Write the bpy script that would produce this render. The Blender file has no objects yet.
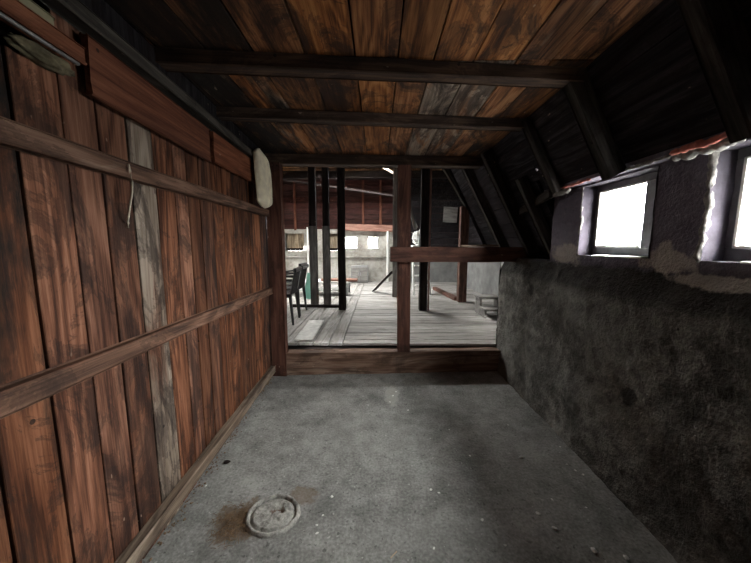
import bpy, bmesh, math, random
from mathutils import Vector, Matrix, noise
random.seed(7)
S = bpy.context.scene
C = S.collection

# ------------------------------------------------------------------ camera
CAM_H = 1.4
cam_d = bpy.data.cameras.new('camera')
cam_d.sensor_width = 36
cam_d.lens = 300 / 751 * 36
cam_d.clip_start = 0.02
cam = bpy.data.objects.new('camera', cam_d); C.objects.link(cam)
cam.location = (0, 0, CAM_H)
cam.rotation_euler = (math.pi / 2 - math.atan(36.5 / 300), 0, math.atan(2.5 / 300))
S.camera = cam

# ------------------------------------------------------------------ light: overcast sky through the windows
W = bpy.data.worlds.new('overcast_sky'); S.world = W; W.use_nodes = True
nt = W.node_tree; nt.nodes.clear()
wo = nt.nodes.new('ShaderNodeOutputWorld'); bg = nt.nodes.new('ShaderNodeBackground')
bg.inputs['Color'].default_value = (0.93, 0.97, 1.0, 1); bg.inputs['Strength'].default_value = 30.0
nt.links.new(bg.outputs[0], wo.inputs[0])
# overcast: brightest overhead, dimmer to the horizon, dull ground below
wt = nt.nodes.new('ShaderNodeTexCoord'); ws = nt.nodes.new('ShaderNodeSeparateXYZ'); wr = nt.nodes.new('ShaderNodeValToRGB')
wm = nt.nodes.new('ShaderNodeMapRange')
nt.links.new(wt.outputs['Generated'], ws.inputs[0]); nt.links.new(ws.outputs[2], wm.inputs[0])
wm.inputs[1].default_value = -1; wm.inputs[2].default_value = 1
nt.links.new(wm.outputs[0], wr.inputs[0]); nt.links.new(wr.outputs[0], bg.inputs['Color'])
e = wr.color_ramp.elements
while len(e) < 5: e.new(.5)
for i, (p_, c_) in enumerate(((0, .10), (.47, .14), (.51, .36), (.70, .75), (1, 1))):
    e[i].position = p_; e[i].color = (c_, c_ * .985, c_ * .96, 1)
S.view_settings.view_transform = 'Standard'
S.view_settings.look = 'None'
S.view_settings.gamma = 1
S.view_settings.use_curve_mapping = False
S.view_settings.exposure = 2.65
S.cycles.max_bounces = 10; S.cycles.diffuse_bounces = 7; S.cycles.transparent_max_bounces = 12
S.cycles.sample_clamp_indirect = 12


def portal(name, loc, size, direction):
    """daylight entering one window: a sampling portal filling the opening"""
    l = bpy.data.lights.new(name, 'AREA'); l.shape = 'RECTANGLE'
    l.size, l.size_y = size; l.cycles.is_portal = True
    o = bpy.data.objects.new(name, l); C.objects.link(o)
    o.location = loc
    o.rotation_euler = Vector(direction).to_track_quat('-Z', 'Y').to_euler()


# (y0, y1) of the openings in the right wall, all z 1.32..1.80
WIN_R = [(1.60, 2.16), (0.76, 1.34)]
WZ0, WZ1 = 1.33, 1.80
for a, b in WIN_R:
    portal('daylight', (1.70, (a + b) / 2, (WZ0 + WZ1) / 2), (WZ1 - WZ0, b - a), (-1, 0, 0))
WIN_F = [(-1.08, -0.66), (-0.33, 0.01)]           # attic end wall, x ranges
for a, b in WIN_F:
    portal('daylight', ((a + b) / 2, 9.95, 1.47), (b - a, 0.40), (0, -1, 0))
ADDED_SKYLIGHT = (-1.35, .30, 7.1, 7.6)                     # unseen roof window, added to brighten the attic floor
portal('daylight', ((ADDED_SKYLIGHT[0] + ADDED_SKYLIGHT[1]) / 2, (ADDED_SKYLIGHT[2] + ADDED_SKYLIGHT[3]) / 2, 3.62), (ADDED_SKYLIGHT[1] - ADDED_SKYLIGHT[0], ADDED_SKYLIGHT[3] - ADDED_SKYLIGHT[2]), (0, 0, -1))
ADDED_WIN_L = [(4.6, 5.1), (6.4, 6.9), (8.1, 8.6)]      # unseen windows added to brighten the attic, left wall, y ranges
for a, b in ADDED_WIN_L:
    portal('daylight', (-3.65, (a + b) / 2, 1.5), (0.7, b - a), (1, 0, 0))


# ------------------------------------------------------------------ materials
class NT:
    def __init__(s, name):
        s.m = bpy.data.materials.new(name); s.m.use_nodes = True
        s.t = s.m.node_tree; s.t.nodes.clear()
        s.out = s.n('ShaderNodeOutputMaterial')
        s.p = s.n('ShaderNodeBsdfPrincipled')
        s.l(s.p.outputs[0], s.out.inputs[0])

    def n(s, typ, **kw):
        x = s.t.nodes.new(typ)
        for k, v in kw.items(): setattr(x, k, v)
        return x

    def l(s, a, b): s.t.links.new(a, b)

    def setin(s, node, key, v):
        if hasattr(v, 'is_output'): s.l(v, node.inputs[key])
        else: node.inputs[key].default_value = v

    def math(s, op, a, b=0.0, clamp=False):
        x = s.n('ShaderNodeMath', operation=op, use_clamp=clamp)
        s.setin(x, 0, a); s.setin(x, 1, b); return x.outputs[0]

    def vmath(s, op, a, b):
        x = s.n('ShaderNodeVectorMath', operation=op)
        s.setin(x, 0, a); s.setin(x, 1, b); return x.outputs[0]

    def noise(s, vec, scale, detail=4, rough=.55, dist=0.0):
        x = s.n('ShaderNodeTexNoise')
        s.l(vec, x.inputs['Vector']); x.inputs['Scale'].default_value = scale
        x.inputs['Detail'].default_value = detail; x.inputs['Roughness'].default_value = rough
        x.inputs['Distortion'].default_value = dist
        return x.outputs[0]

    def ramp(s, fac, stops, interp='LINEAR'):
        x = s.n('ShaderNodeValToRGB'); x.color_ramp.interpolation = interp
        e = x.color_ramp.elements
        while len(e) < len(stops): e.new(0.5)
        for i, (p, c) in enumerate(stops):
            e[i].position = p
            e[i].color = (c, c, c, 1) if not hasattr(c, '__len__') else (*c, 1)
        s.setin(x, 0, fac); return x.outputs[0]

    def mix(s, fac, a, b, blend='MIX'):
        x = s.n('ShaderNodeMix', data_type='RGBA', blend_type=blend)
        s.setin(x, 0, fac)
        for i, v in ((6, a), (7, b)):
            if hasattr(v, 'is_output'): s.l(v, x.inputs[i])
            else: x.inputs[i].default_value = (*v, 1)
        return x.outputs[2]

    def step(s, fac, lo, hi):
        x = s.n('ShaderNodeMapRange', clamp=True)
        s.setin(x, 0, fac); x.inputs[1].default_value = lo; x.inputs[2].default_value = hi
        return x.outputs[0]

    def attr(s, name):
        return s.n('ShaderNodeAttribute', attribute_name=name).outputs['Fac']

    def bump(s, h, strength=.3, dist=.01):
        b = s.n('ShaderNodeBump'); s.l(h, b.inputs['Height'])
        b.inputs['Strength'].default_value = strength; b.inputs['Distance'].default_value = dist
        s.l(b.outputs[0], s.p.inputs['Normal'])

    def blob(s, vec, c, r, wobble=.35, nscale=6):
        """1 inside a ragged ellipsoid of radii r about c"""
        d = s.vmath('DIVIDE', s.vmath('SUBTRACT', vec, tuple(c)), tuple(r))
        ln = s.n('ShaderNodeVectorMath', operation='LENGTH'); s.l(d, ln.inputs[0])
        w = s.math('MULTIPLY', s.math('SUBTRACT', s.noise(vec, nscale, 5, .65), .5), wobble * 4)
        x = s.n('ShaderNodeMapRange', clamp=True)
        s.l(s.math('ADD', ln.outputs['Value'], w), x.inputs[0])
        x.inputs[1].default_value = 1.1; x.inputs[2].default_value = .8
        return x.outputs[0]


def wood(name, dark, mid, light, axis='X', stain=.5, ring=9.0, rough=.78, vary=.35, spread=1.0, greyness=0.0, spec=.25):
    k = NT(name)
    tc = k.n('ShaderNodeTexCoord').outputs['Object']
    isl = k.n('ShaderNodeNewGeometry').outputs['Random Per Island']
    oi = k.n('ShaderNodeObjectInfo').outputs['Random']
    r = k.math('FRACT', k.math('ADD', k.math('MULTIPLY', isl, 1.0), oi))
    off = k.n('ShaderNodeVectorMath', operation='SCALE'); off.inputs[0].default_value = (31.7, 47.3, 23.9)
    k.l(r, off.inputs['Scale'])
    v = k.vmath('ADD', tc, off.outputs[0])
    i = 'XYZ'.index(axis)

    def stretch(along, across):
        sc = [across] * 3; sc[i] = along
        return k.vmath('MULTIPLY', v, tuple(sc))
    n1 = k.noise(stretch(.55, 4.2), 1.0, 3, .5, .5)
    rg = k.math('MULTIPLY_ADD', k.math('SINE', k.math('MULTIPLY', n1, ring * 6.283)), .5); 
    rg.node.inputs[2].default_value = .5
    fine = k.noise(stretch(2.6, 85), 1.0, 5, .72)
    mid_n = k.noise(stretch(1.3, 12), 1.0, 5, .62, .5)
    f = k.math('ADD', k.math('ADD', k.math('MULTIPLY', mid_n, .34), k.math('MULTIPLY', rg, .13)), k.math('MULTIPLY', fine, .53))
    lo, hi = .5 - .15 / spread, .5 + .16 / spread
    col = k.ramp(f, [(lo, dark), (.5, mid), (hi, light)])
    # each board its own tone
    hs = k.n('ShaderNodeHueSaturation'); k.l(col, hs.inputs['Color'])
    k.l(k.math('MULTIPLY_ADD', r, vary * 2), hs.inputs['Value']); hs.inputs['Value'].links[0].from_node.inputs[2].default_value = 1 - vary
    r2 = k.math('FRACT', k.math('MULTIPLY', r, 7.31))
    sat = k.math('MULTIPLY_ADD', r2, -.14); sat.node.inputs[2].default_value = 1.08
    k.l(sat, hs.inputs['Saturation'])
    col = hs.outputs[0]
    # weathering to grey where a board carries it
    g = k.attr('grey')
    gn = k.noise(stretch(1.1, 7), 1.0, 5, .65, .6)
    gm = k.step(k.math('ADD', gn, k.math('MULTIPLY_ADD', g, 1.0)), .95, 1.12)
    gm.node.inputs[0].links[0].from_node.inputs[1].links[0].from_node.inputs[2].default_value = greyness
    gcol = k.ramp(f, [(.36, (.10, .075, .056)), (.5, (.25, .195, .15)), (.66, (.42, .35, .28))])
    gs = k.step(k.noise(stretch(1.6, 6), 1.0, 6, .62, 1.4), .54, .575)
    gcol = k.mix(k.math('MULTIPLY', gs, .75), gcol, (.05, .032, .024))
    col = k.mix(gm, col, gcol)
    # dark water stains with their own outlines
    sn = k.noise(stretch(2.4, 5.0), 1.0, 8, .68, .9)
    sm = k.math('MULTIPLY', k.step(sn, .515, .60), stain)
    col = k.mix(sm, col, k.mix(.86, col, (.016, .010, .009)))
    so = k.math('MULTIPLY', k.math('SUBTRACT', 1.0, k.math('MULTIPLY', k.math('ABSOLUTE', k.math('SUBTRACT', sn, .53)), 45.0), True), stain * .5)
    col = k.mix(so, col, (.012, .008, .007))
    # mould
    mo = k.attr('mould')
    mm = k.step(k.math('ADD', k.noise(stretch(1.5, 6), 1.0, 6, .7), k.math('MULTIPLY', mo, 1.0)), .85, 1.0)
    col = k.mix(k.math('MULTIPLY', mm, .93), col, (.008, .007, .007))
    # nail holes and pale nicks
    vo = k.n('ShaderNodeTexVoronoi'); k.l(v, vo.inputs['Vector']); vo.inputs['Scale'].default_value = 5.5
    col = k.mix(k.math('MULTIPLY', k.math('LESS_THAN', vo.outputs['Distance'], .045), .8), col, (.01, .008, .007))
    nk = k.step(k.noise(stretch(14, 30), 1.0, 2, .5), .735, .77)
    col = k.mix(k.math('MULTIPLY', nk, .5), col, (.45, .34, .26))
    k.l(col, k.p.inputs['Base Color'])
    k.p.inputs['Roughness'].default_value = rough
    k.p.inputs['Specular IOR Level'].default_value = spec
    k.bump(k.math('ADD', k.math('MULTIPLY', fine, .6), k.math('MULTIPLY', mid_n, .6)), .55, .006)
    return k.m


RED = ((.048, .017, .009), (.150, .060, .032), (.280, .130, .076))
M = {}
M['wall_wood'] = wood('red_brown_boards', *RED, axis='Z', stain=.85, vary=.34, spread=1.35)
M['ceil_wood'] = wood('orange_brown_boards', (.062, .022, .009), (.20, .082, .031), (.35, .165, .072), axis='Y', stain=.95, vary=.40, spread=1.3)
M['rail'] = wood('rail_timber', (.060, .032, .022), (.150, .080, .052), (.27, .16, .11), stain=.7, vary=.15, greyness=.30)
M['base_rail'] = wood('base_timber', (.075, .055, .042), (.18, .135, .10), (.32, .26, .20), stain=.45, vary=.12, greyness=.42)
M['post'] = wood('old_red_post', (.055, .025, .019), (.115, .053, .039), (.19, .096, .072), stain=.6, vary=.1)
M['dark_post'] = wood('dark_post', (.010, .008, .008), (.022, .017, .016), (.042, .033, .029), stain=.5, vary=.15, spec=.1)
M['joist'] = wood('dark_joist', (.020, .013, .010), (.055, .034, .024), (.125, .080, .055), stain=.7, vary=.15)
M['rafter'] = wood('sooty_rafter', (.017, .015, .0135), (.042, .037, .033), (.085, .075, .067), stain=.6, vary=.2, greyness=.05, rough=.95, spec=.05)
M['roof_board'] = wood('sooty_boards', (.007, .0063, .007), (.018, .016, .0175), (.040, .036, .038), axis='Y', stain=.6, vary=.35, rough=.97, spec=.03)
M['threshold'] = wood('worn_threshold', (.085, .048, .032), (.20, .120, .085), (.36, .25, .19), stain=.55, vary=.1, greyness=.40)
M['fascia'] = wood('fascia_wood', (.075, .024, .013), (.175, .062, .034), (.28, .12, .068), stain=.3, vary=.12)
M['plate'] = wood('grey_plate', (.018, .016, .014), (.050, .043, .037), (.11, .098, .086), stain=.5, vary=.1)
M['floor_y'] = wood('grey_floorboards', (.16, .15, .137), (.29, .275, .255), (.45, .435, .41), axis='Y', stain=.35, vary=.2, spread=.8)
M['floor_x'] = wood('grey_floorboards_cross', (.14, .132, .122), (.28, .267, .25), (.43, .415, .39), axis='X', stain=.30, vary=.2, spread=.8)
M['gable'] = wood('red_gable_boards', (.022, .008, .007), (.058, .019, .016), (.10, .040, .032), axis='X', stain=.5, vary=.3, spread=.8)
M['attic_ceil'] = wood('attic_roof_boards', (.09, .04, .018), (.24, .115, .05), (.42, .22, .10), axis='Y', stain=.6, vary=.4)
M['grey_wood'] = wood('grey_board', (.11, .104, .096), (.20, .19, .178), (.30, .29, .275), stain=.3, vary=.2, spread=.8)
M['pale_wood'] = wood('pale_board', (.30, .22, .15), (.50, .38, .27), (.68, .55, .42), stain=.15, vary=.1)
M['pink_beam'] = wood('pink_beam', (.16, .075, .055), (.36, .19, .145), (.52, .31, .25), stain=.2, vary=.1)
M['tan_board'] = wood('tan_board', (.16, .12, .08), (.33, .26, .18), (.50, .42, .32), axis='Z', stain=.35, vary=.2)


def flat(name, col, rough=.6, nscale=12, amount=.25, metal=0.0, bump=.2):
    k = NT(name)
    tc = k.n('ShaderNodeTexCoord').outputs['Object']
    n = k.noise(tc, nscale, 5, .6)
    d = tuple(c * (1 - amount) for c in col); li = tuple(min(1, c * (1 + amount)) for c in col)
    k.l(k.ramp(n, [(.3, d), (.7, li)]), k.p.inputs['Base Color'])
    k.p.inputs['Roughness'].default_value = rough; k.p.inputs['Metallic'].default_value = metal
    if bump: k.bump(n, bump, .004)
    return k.m


M['white_paint'] = flat('chalky_white', (.62, .61, .58), .7)
M['frame_paint'] = flat('window_frame_paint', (.09, .088, .098), .55, 20, .35)
M['bag'] = flat('cream_cloth', (.86, .76, .57), .9, 14, .2, 0, .4)
M['plastic_white'] = flat('white_plastic', (.8, .8, .78), .45, 5, .08)
M['black_plastic'] = flat('black_plastic', (.012, .012, .014), .4, 8, .2, 0, 0)
M['mint'] = flat('mint_plastic', (.22, .50, .40), .45, 6, .12)
M['metal'] = flat('grey_metal', (.35, .36, .37), .4, 20, .2, .7)
M['foam'] = flat('yellowed_foam', (.13, .11, .065), .95, 26, .6, 0, .8)
M['cream'] = flat('cream_board', (.30, .27, .17), .8, 8, .2)
M['chip'] = flat('plaster_chip', (.85, .84, .80), .9, 40, .2)
M['brick'] = flat('brick_edge', (.40, .13, .10), .9, 30, .35, 0, .6)
M['plaster'] = flat('rough_plaster', (.20, .19, .175), .95, 40, .6, 0, .9)
M['cupboard'] = flat('grey_cupboard', (.24, .24, .24), .6, 6, .2)
M['rope'] = flat('pale_cord', (.62, .55, .44), .9, 60, .2)
M['straw'] = flat('dry_fibre', (.20, .13, .075), .95, 30, .4)
M['steel'] = flat('dull_steel', (.28, .27, .26), .5, 30, .3, .8)

# pane: thin dusty glass
k = NT('window_glass')
tr = k.n('ShaderNodeBsdfTransparent'); mx = k.n('ShaderNodeMixShader'); gl = k.n('ShaderNodeBsdfGlossy')
gl.inputs['Roughness'].default_value = .05
tr.inputs[0].default_value = (.96, .97, .97, 1)
mx.inputs[0].default_value = .05
k.l(tr.outputs[0], mx.inputs[1]); k.l(gl.outputs[0], mx.inputs[2])
k.l(mx.outputs[0], k.out.inputs[0]); M['glass'] = k.m

# concrete floor
k = NT('concrete_floor')
tc = k.n('ShaderNodeTexCoord').outputs['Object']
n1 = k.noise(tc, 1.6, 6, .6, .3); n2 = k.noise(tc, 9, 6, .65); n3 = k.noise(tc, 70, 3, .6)
f = k.math('ADD', k.math('ADD', k.math('MULTIPLY', n1, .45), k.math('MULTIPLY', n2, .30)), k.math('MULTIPLY', n3, .35))
col = k.ramp(f, [(.42, (.115, .115, .107)), (.54, (.235, .235, .222)), (.66, (.39, .39, .37))])
dk = k.step(k.noise(tc, 2.7, 6, .7, .8), .56, .72)
col = k.mix(k.math('MULTIPLY', dk, .45), col, (.075, .075, .072))
lt = k.step(k.noise(tc, 5.5, 6, .7, .5), .60, .74)
col = k.mix(k.math('MULTIPLY', lt, .4), col, (.46, .46, .44))
sp = k.step(k.noise(tc, 34, 3, .6), .635, .67)
col = k.mix(k.math('MULTIPLY', sp, .6), col, (.05, .048, .045))
sp2 = k.step(k.noise(k.vmath('ADD', tc, (5., 3., 1.)), 40, 2, .5), .70, .73)
col = k.mix(k.math('MULTIPLY', sp2, .6), col, (.58, .57, .54))
br = k.blob(tc, (-.70, 1.37, 0), (.135, .12, 1), .5, 14)
col = k.mix(k.math('MULTIPLY', br, .75), col, (.135, .085, .048))
br = k.blob(tc, (-.42, 1.53, 0), (.08, .07, 1), .5, 14)
col = k.mix(k.math('MULTIPLY', br, .55), col, (.16, .105, .065))
br = k.blob(tc, (.13, 2.66, 0), (.07, .18, 1), .6, 9)
col = k.mix(k.math('MULTIPLY', br, .5), col, (.50, .49, .45))
for c, r in (((.35, 1.30, 0), (.45, .12, 1)), ((-.1, 2.05, 0), (.5, .25, 1))):
    b_ = k.blob(tc, c, r, .55, 5)
    col = k.mix(k.math('MULTIPLY', b_, .12), col, (.5, .5, .48))
k.l(col, k.p.inputs['Base Color']); k.p.inputs['Roughness'].default_value = .86
k.p.inputs['Specular IOR Level'].default_value = .25
k.bump(k.math('ADD', k.math('MULTIPLY', n2, .6), k.math('MULTIPLY', n3, .4)), .35, .01)
M['concrete'] = k.m

# dirty rendered wall
k = NT('dirty_render')
tc = k.n('ShaderNodeTexCoord').outputs['Object']
n1 = k.noise(tc, 2.2, 7, .65, .4); n2 = k.noise(tc, 12, 6, .65); n3 = k.noise(tc, 60, 3, .6)
f = k.math('ADD', k.math('ADD', k.math('MULTIPLY', n1, .6), k.math('MULTIPLY', n2, .35)), k.math('MULTIPLY', n3, .15))
col = k.ramp(f, [(.40, (.030, .028, .025)), (.52, (.082, .077, .068)), (.64, (.20, .19, .17))])
dk = k.step(k.noise(tc, 3.8, 6, .72, 1.0), .55, .66)
col = k.mix(k.math('MULTIPLY', dk, .6), col, (.016, .015, .0135))
sp = k.step(k.noise(tc, 24, 3, .6), .68, .72)
col = k.mix(k.math('MULTIPLY', sp, .8), col, (.02, .018, .016))
for c, r, a in (((1.37, 3.05, .30), (1, .35, .28), .5), ((1.37, 1.95, .93), (1, .55, .16), .28), ((1.37, 2.2, .45), (1, .7, .10), .3)):
    b_ = k.blob(tc, c, r, .5, 7)
    col = k.mix(k.math('MULTIPLY', b_, a), col, (.17, .165, .15))
b_ = k.blob(tc, (1.36, 1.55, .58), (1, .045, .055), .35, 16)
col = k.mix(k.math('MULTIPLY', b_, .8), col, (.02, .019, .017))
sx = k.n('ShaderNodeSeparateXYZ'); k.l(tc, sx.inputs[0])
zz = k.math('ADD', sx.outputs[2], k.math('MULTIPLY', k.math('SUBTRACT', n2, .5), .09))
up = k.step(zz, 1.25, 1.27)                                   # upper part, violet window flare put into its colour
flare_col = k.ramp(f, [(.4, (.10, .088, .115)), (.6, (.15, .135, .165)), (.75, (.22, .20, .23))])
col = k.mix(up, col, flare_col)
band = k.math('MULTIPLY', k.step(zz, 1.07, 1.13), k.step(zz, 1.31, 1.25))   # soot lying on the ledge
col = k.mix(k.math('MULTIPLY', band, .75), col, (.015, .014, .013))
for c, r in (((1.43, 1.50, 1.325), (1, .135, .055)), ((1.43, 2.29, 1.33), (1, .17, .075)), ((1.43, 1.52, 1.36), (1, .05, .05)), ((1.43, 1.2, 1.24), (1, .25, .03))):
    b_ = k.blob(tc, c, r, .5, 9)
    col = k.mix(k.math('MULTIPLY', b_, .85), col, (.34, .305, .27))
k.l(col, k.p.inputs['Base Color']); k.p.inputs['Roughness'].default_value = .92
k.p.inputs['Specular IOR Level'].default_value = .2
k.bump(k.math('ADD', k.math('MULTIPLY', n2, .8), k.math('MULTIPLY', n3, .5)), .9, .03)
M['render_wall'] = k.m

M['reveal'] = flat('dim_reveal_plaster', (.042, .036, .048), .95, 14, .5, 0, .6)  # reveals coloured darker and violet to hold down their brightness
# whitewashed masonry of the attic
k = NT('whitewash')
tc = k.n('ShaderNodeTexCoord').outputs['Object']
n1 = k.noise(tc, 2.5, 6, .65); n2 = k.noise(tc, 14, 5, .6)
f = k.math('ADD', k.math('MULTIPLY', n1, .6), k.math('MULTIPLY', n2, .4))
col = k.ramp(f, [(.36, (.26, .24, .205)), (.5, (.42, .40, .36)), (.64, (.55, .54, .51))])
k.l(col, k.p.inputs['Base Color']); k.p.inputs['Roughness'].default_value = .9; k.bump(n2, .4, .02)
M['whitewash'] = k.m
M['grey_render'] = flat('grey_attic_render', (.17, .17, .165), .9, 5, .3, 0, .4)


# ------------------------------------------------------------------ mesh helpers
def tag(o, label=None, cat=None, group=None, kind=None):
    if label: o['label'] = label
    if cat: o['category'] = cat
    if group: o['group'] = group
    if kind: o['kind'] = kind
    return o


def link(name, bm, mats, parent=None, smooth=False, loc=None):
    me = bpy.data.meshes.new(name)
    bmesh.ops.recalc_face_normals(bm, faces=bm.faces[:])
    bm.to_mesh(me); bm.free()
    for m_ in (mats if isinstance(mats, (list, tuple)) else [mats]): me.materials.append(m_)
    if smooth:
        for p in me.polygons: p.use_smooth = True
    o = bpy.data.objects.new(name, me); C.objects.link(o)
    if loc is not None: o.location = loc
    if parent is not None: o.parent = parent
    return o


def empty(name, loc, rz=0):
    o = bpy.data.objects.new(name, None); C.objects.link(o)
    o.empty_display_size = .1; o.location = loc; o.rotation_euler = (0, 0, rz)
    return o


def box(bm, a, b, bevel=0.0, mat=0, jit=0.0, attrs=None):
    """axis box between corners a and b"""
    for nm in (attrs or ()):
        if bm.faces.layers.float.get(nm) is None: bm.faces.layers.float.new(nm)
    n0 = len(bm.faces)
    vs = []
    for x in (a[0], b[0]):
        for y in (a[1], b[1]):
            for z in (a[2], b[2]):
                vs.append(bm.verts.new((x + random.uniform(-jit, jit), y + random.uniform(-jit, jit), z + random.uniform(-jit, jit))))
    fs = [bm.faces.new([vs[i] for i in q]) for q in ((0, 1, 3, 2), (4, 6, 7, 5), (0, 4, 5, 1), (2, 3, 7, 6), (0, 2, 6, 4), (1, 5, 7, 3))]
    for f_ in fs: f_.material_index = mat
    if bevel:
        es = list({e for f_ in fs for e in f_.edges})
        bmesh.ops.bevel(bm, geom=es, offset=bevel, segments=1, affect='EDGES', profile=.5)
        fs = list(bm.faces)[n0:]
        for f_ in fs: f_.material_index = mat
    if attrs:
        for nm, val in attrs.items():
            ly = bm.faces.layers.float.get(nm) or bm.faces.layers.float.new(nm)
            for f_ in fs: f_[ly] = val
    return fs


def axes(p0, p1, hint):
    x = (Vector(p1) - Vector(p0)).normalized()
    y = Vector(hint); y = (y - x * y.dot(x)).normalized()
    z = x.cross(y)
    m_ = Matrix((x, y, z)).transposed().to_4x4(); m_.translation = Vector(p0)
    return m_


def timber_mesh(L, w, h, rough=.003, seed=0, bevel=.006):
    """a rough-hewn length of timber along local X, w wide in Y, h in Z, centred"""
    bm = bmesh.new(); n = max(2, int(L / .12)); rings = []
    for i in range(n + 1):
        x = L * i / n; r_ = []
        b = bevel
        for (sy, sz) in ((-1, -1), (1, -1), (1, 1), (-1, 1)):
            for q in (0, 1):
                yy = sy * (w / 2 - (b if (q == 0) == (sy * sz > 0) else 0)); zz = sz * (h / 2 - (0 if (q == 0) == (sy * sz > 0) else b))
                nz = noise.noise_vector(Vector((x * 3.1 + seed * 7.7, yy * 9 + seed, zz * 9)))
                r_.append(bm.verts.new((x, yy + nz.y * rough, zz + nz.z * rough)))
        rings.append(r_)
    for a, b in zip(rings, rings[1:]):
        for j in range(8): bm.faces.new((a[j], a[(j + 1) % 8], b[(j + 1) % 8], b[j]))
    bm.faces.new(rings[0]); bm.faces.new(rings[-1][::-1])
    return bm


_ts = [0]


def timber(name, p0, p1, w, h, mat, label=None, cat=None, group=None, kind=None, hint=(0, 0, 1), rough=.003, parent=None, bevel=.006):
    """w is the size along the hint direction, h across it"""
    _ts[0] += 1
    L = (Vector(p1) - Vector(p0)).length
    o = link(name, timber_mesh(L, w, h, rough, _ts[0], bevel), mat)
    o.matrix_world = axes(p0, p1, hint)
    if parent is not None:
        o.parent = parent; o.matrix_parent_inverse = Matrix.Identity(4)
        o.matrix_basis = parent_inv(parent) @ axes(p0, p1, hint)
    return tag(o, label, cat, group, kind)


def parent_inv(p):
    return (Matrix.Translation(p.location) @ p.rotation_euler.to_matrix().to_4x4()).inverted() if p.rotation_mode == 'XYZ' and p.data is None else p.matrix_basis.inverted()


def tube(bm, pts, r, seg=8, taper=None):
    rings = []
    for i, p in enumerate(pts):
        p = Vector(p); a = Vector(pts[max(0, i - 1)]); b = Vector(pts[min(len(pts) - 1, i + 1)])
        d = (b - a).normalized(); u = d.orthogonal().normalized()
        if abs(d.z) < .99: u = d.cross(Vector((0, 0, 1))).normalized()
        v = d.cross(u); rr = r if taper is None else r * taper[i]
        rings.append([bm.verts.new(p + (u * math.cos(t) + v * math.sin(t)) * rr) for t in [2 * math.pi * j / seg for j in range(seg)]])
    for a, b in zip(rings, rings[1:]):
        for j in range(seg): bm.faces.new((a[j], a[(j + 1) % seg], b[(j + 1) % seg], b[j]))
    bm.faces.new(rings[0]); bm.faces.new(rings[-1][::-1])


def nz3(x, y, z, s=1.0, o=0): return noise.fractal(Vector((x * s + o, y * s - o, z * s + 2 * o)), 1.0, 2.0, 4)


# ------------------------------------------------------------------ floor
XL, YB, YP = -1.2, -1.8, 3.30
bm = bmesh.new()
nx, ny = 80, 150
g = [[None] * (ny + 1) for _ in range(nx + 1)]
for i in range(nx + 1):
    for j in range(ny + 1):
        x = -1.32 + 2.85 * i / nx; y = YB - .1 + (3.5 - YB) * j / ny
        g[i][j] = bm.verts.new((x, y, .006 * nz3(x, y, 0, 1.3) + .0025 * nz3(x, y, 3, 9)))
for i in range(nx):
    for j in range(ny): bm.faces.new((g[i][j], g[i + 1][j], g[i + 1][j + 1], g[i][j + 1]))
o = link('floor', bm, M['concrete'], smooth=True)
tag(o, 'grey stained concrete floor of the near room', 'floor', kind='structure')

# ------------------------------------------------------------------ left board wall (a little askew to the right one)
LA = math.atan(.0565)


def LW(d, y, z):
    """a point d in front of the left wall's face, at depth y"""
    return (-.975 - .0565 * y + d * math.cos(LA), y + d * math.sin(LA), z)


bm = bmesh.new()
box(bm, (-.10, YB, -.02), (-.032, 3.22, 2.335), mat=1)
ys = [-1.8, -1.65, -1.48, -1.3, -1.13, -0.95, -0.8, -0.62, -0.46, -0.3, -0.12, 0.03, 0.2, 0.36, 0.47, 0.579, 0.733, 0.885, 1.033, 1.167, 1.311, 1.468, 1.612, 1.735, 1.859, 2.014, 2.167, 2.318, 2.481, 2.664, 2.794, 2.927, 3.152]
spec = {0.579: (.2, .15), 0.733: (.25, .42), 1.167: (.12, 0), 1.311: (.57, 0), 2.318: (.1, 0), 1.612: (.05, .27), 1.735: (0, .24), 1.859: (0, .2), 1.033: (0, .18), .885: (0, .16)}
for a, b in zip(ys, ys[1:]):
    top = 1.945 if a < 1.0 else 2.298
    gr, mo = spec.get(a, (0, 0))
    dx = random.uniform(-.0015, .0015); ga = random.uniform(.003, .005); gb = random.uniform(.003, .005)
    box(bm, (-.025, a + ga, .0 + random.uniform(.002, .012)), (dx, b - gb, top), .002, 0, .0015, dict(grey=gr, mould=mo))
o = link('wall_left', bm, [M['wall_wood'], M['dark_post']])
o.location = (-.975, 0, 0); o.rotation_euler = (0, 0, LA)
tag(o, 'left wall of upright red-brown boards, one weathered grey', 'wall', kind='structure')

# rails nailed across the boards
timber('trim_1', LW(.032, YB, 1.672), LW(.032, 3.1, 1.715), .066, .055, M['rail'], 'upper horizontal rail across the left board wall', 'rail', kind='structure')
timber('trim_2', LW(.032, YB, 1.06), LW(.032, 3.1, .93), .068, .055, M['rail'], 'waist-high horizontal rail across the left board wall', 'rail', kind='structure')
timber('baseboard_left', LW(.030, YB, .205), LW(.030, 3.08, .085), .072, .055, M['base_rail'], 'grey-brown bottom rail along the foot of the left board wall', 'rail', kind='structure')

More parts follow.
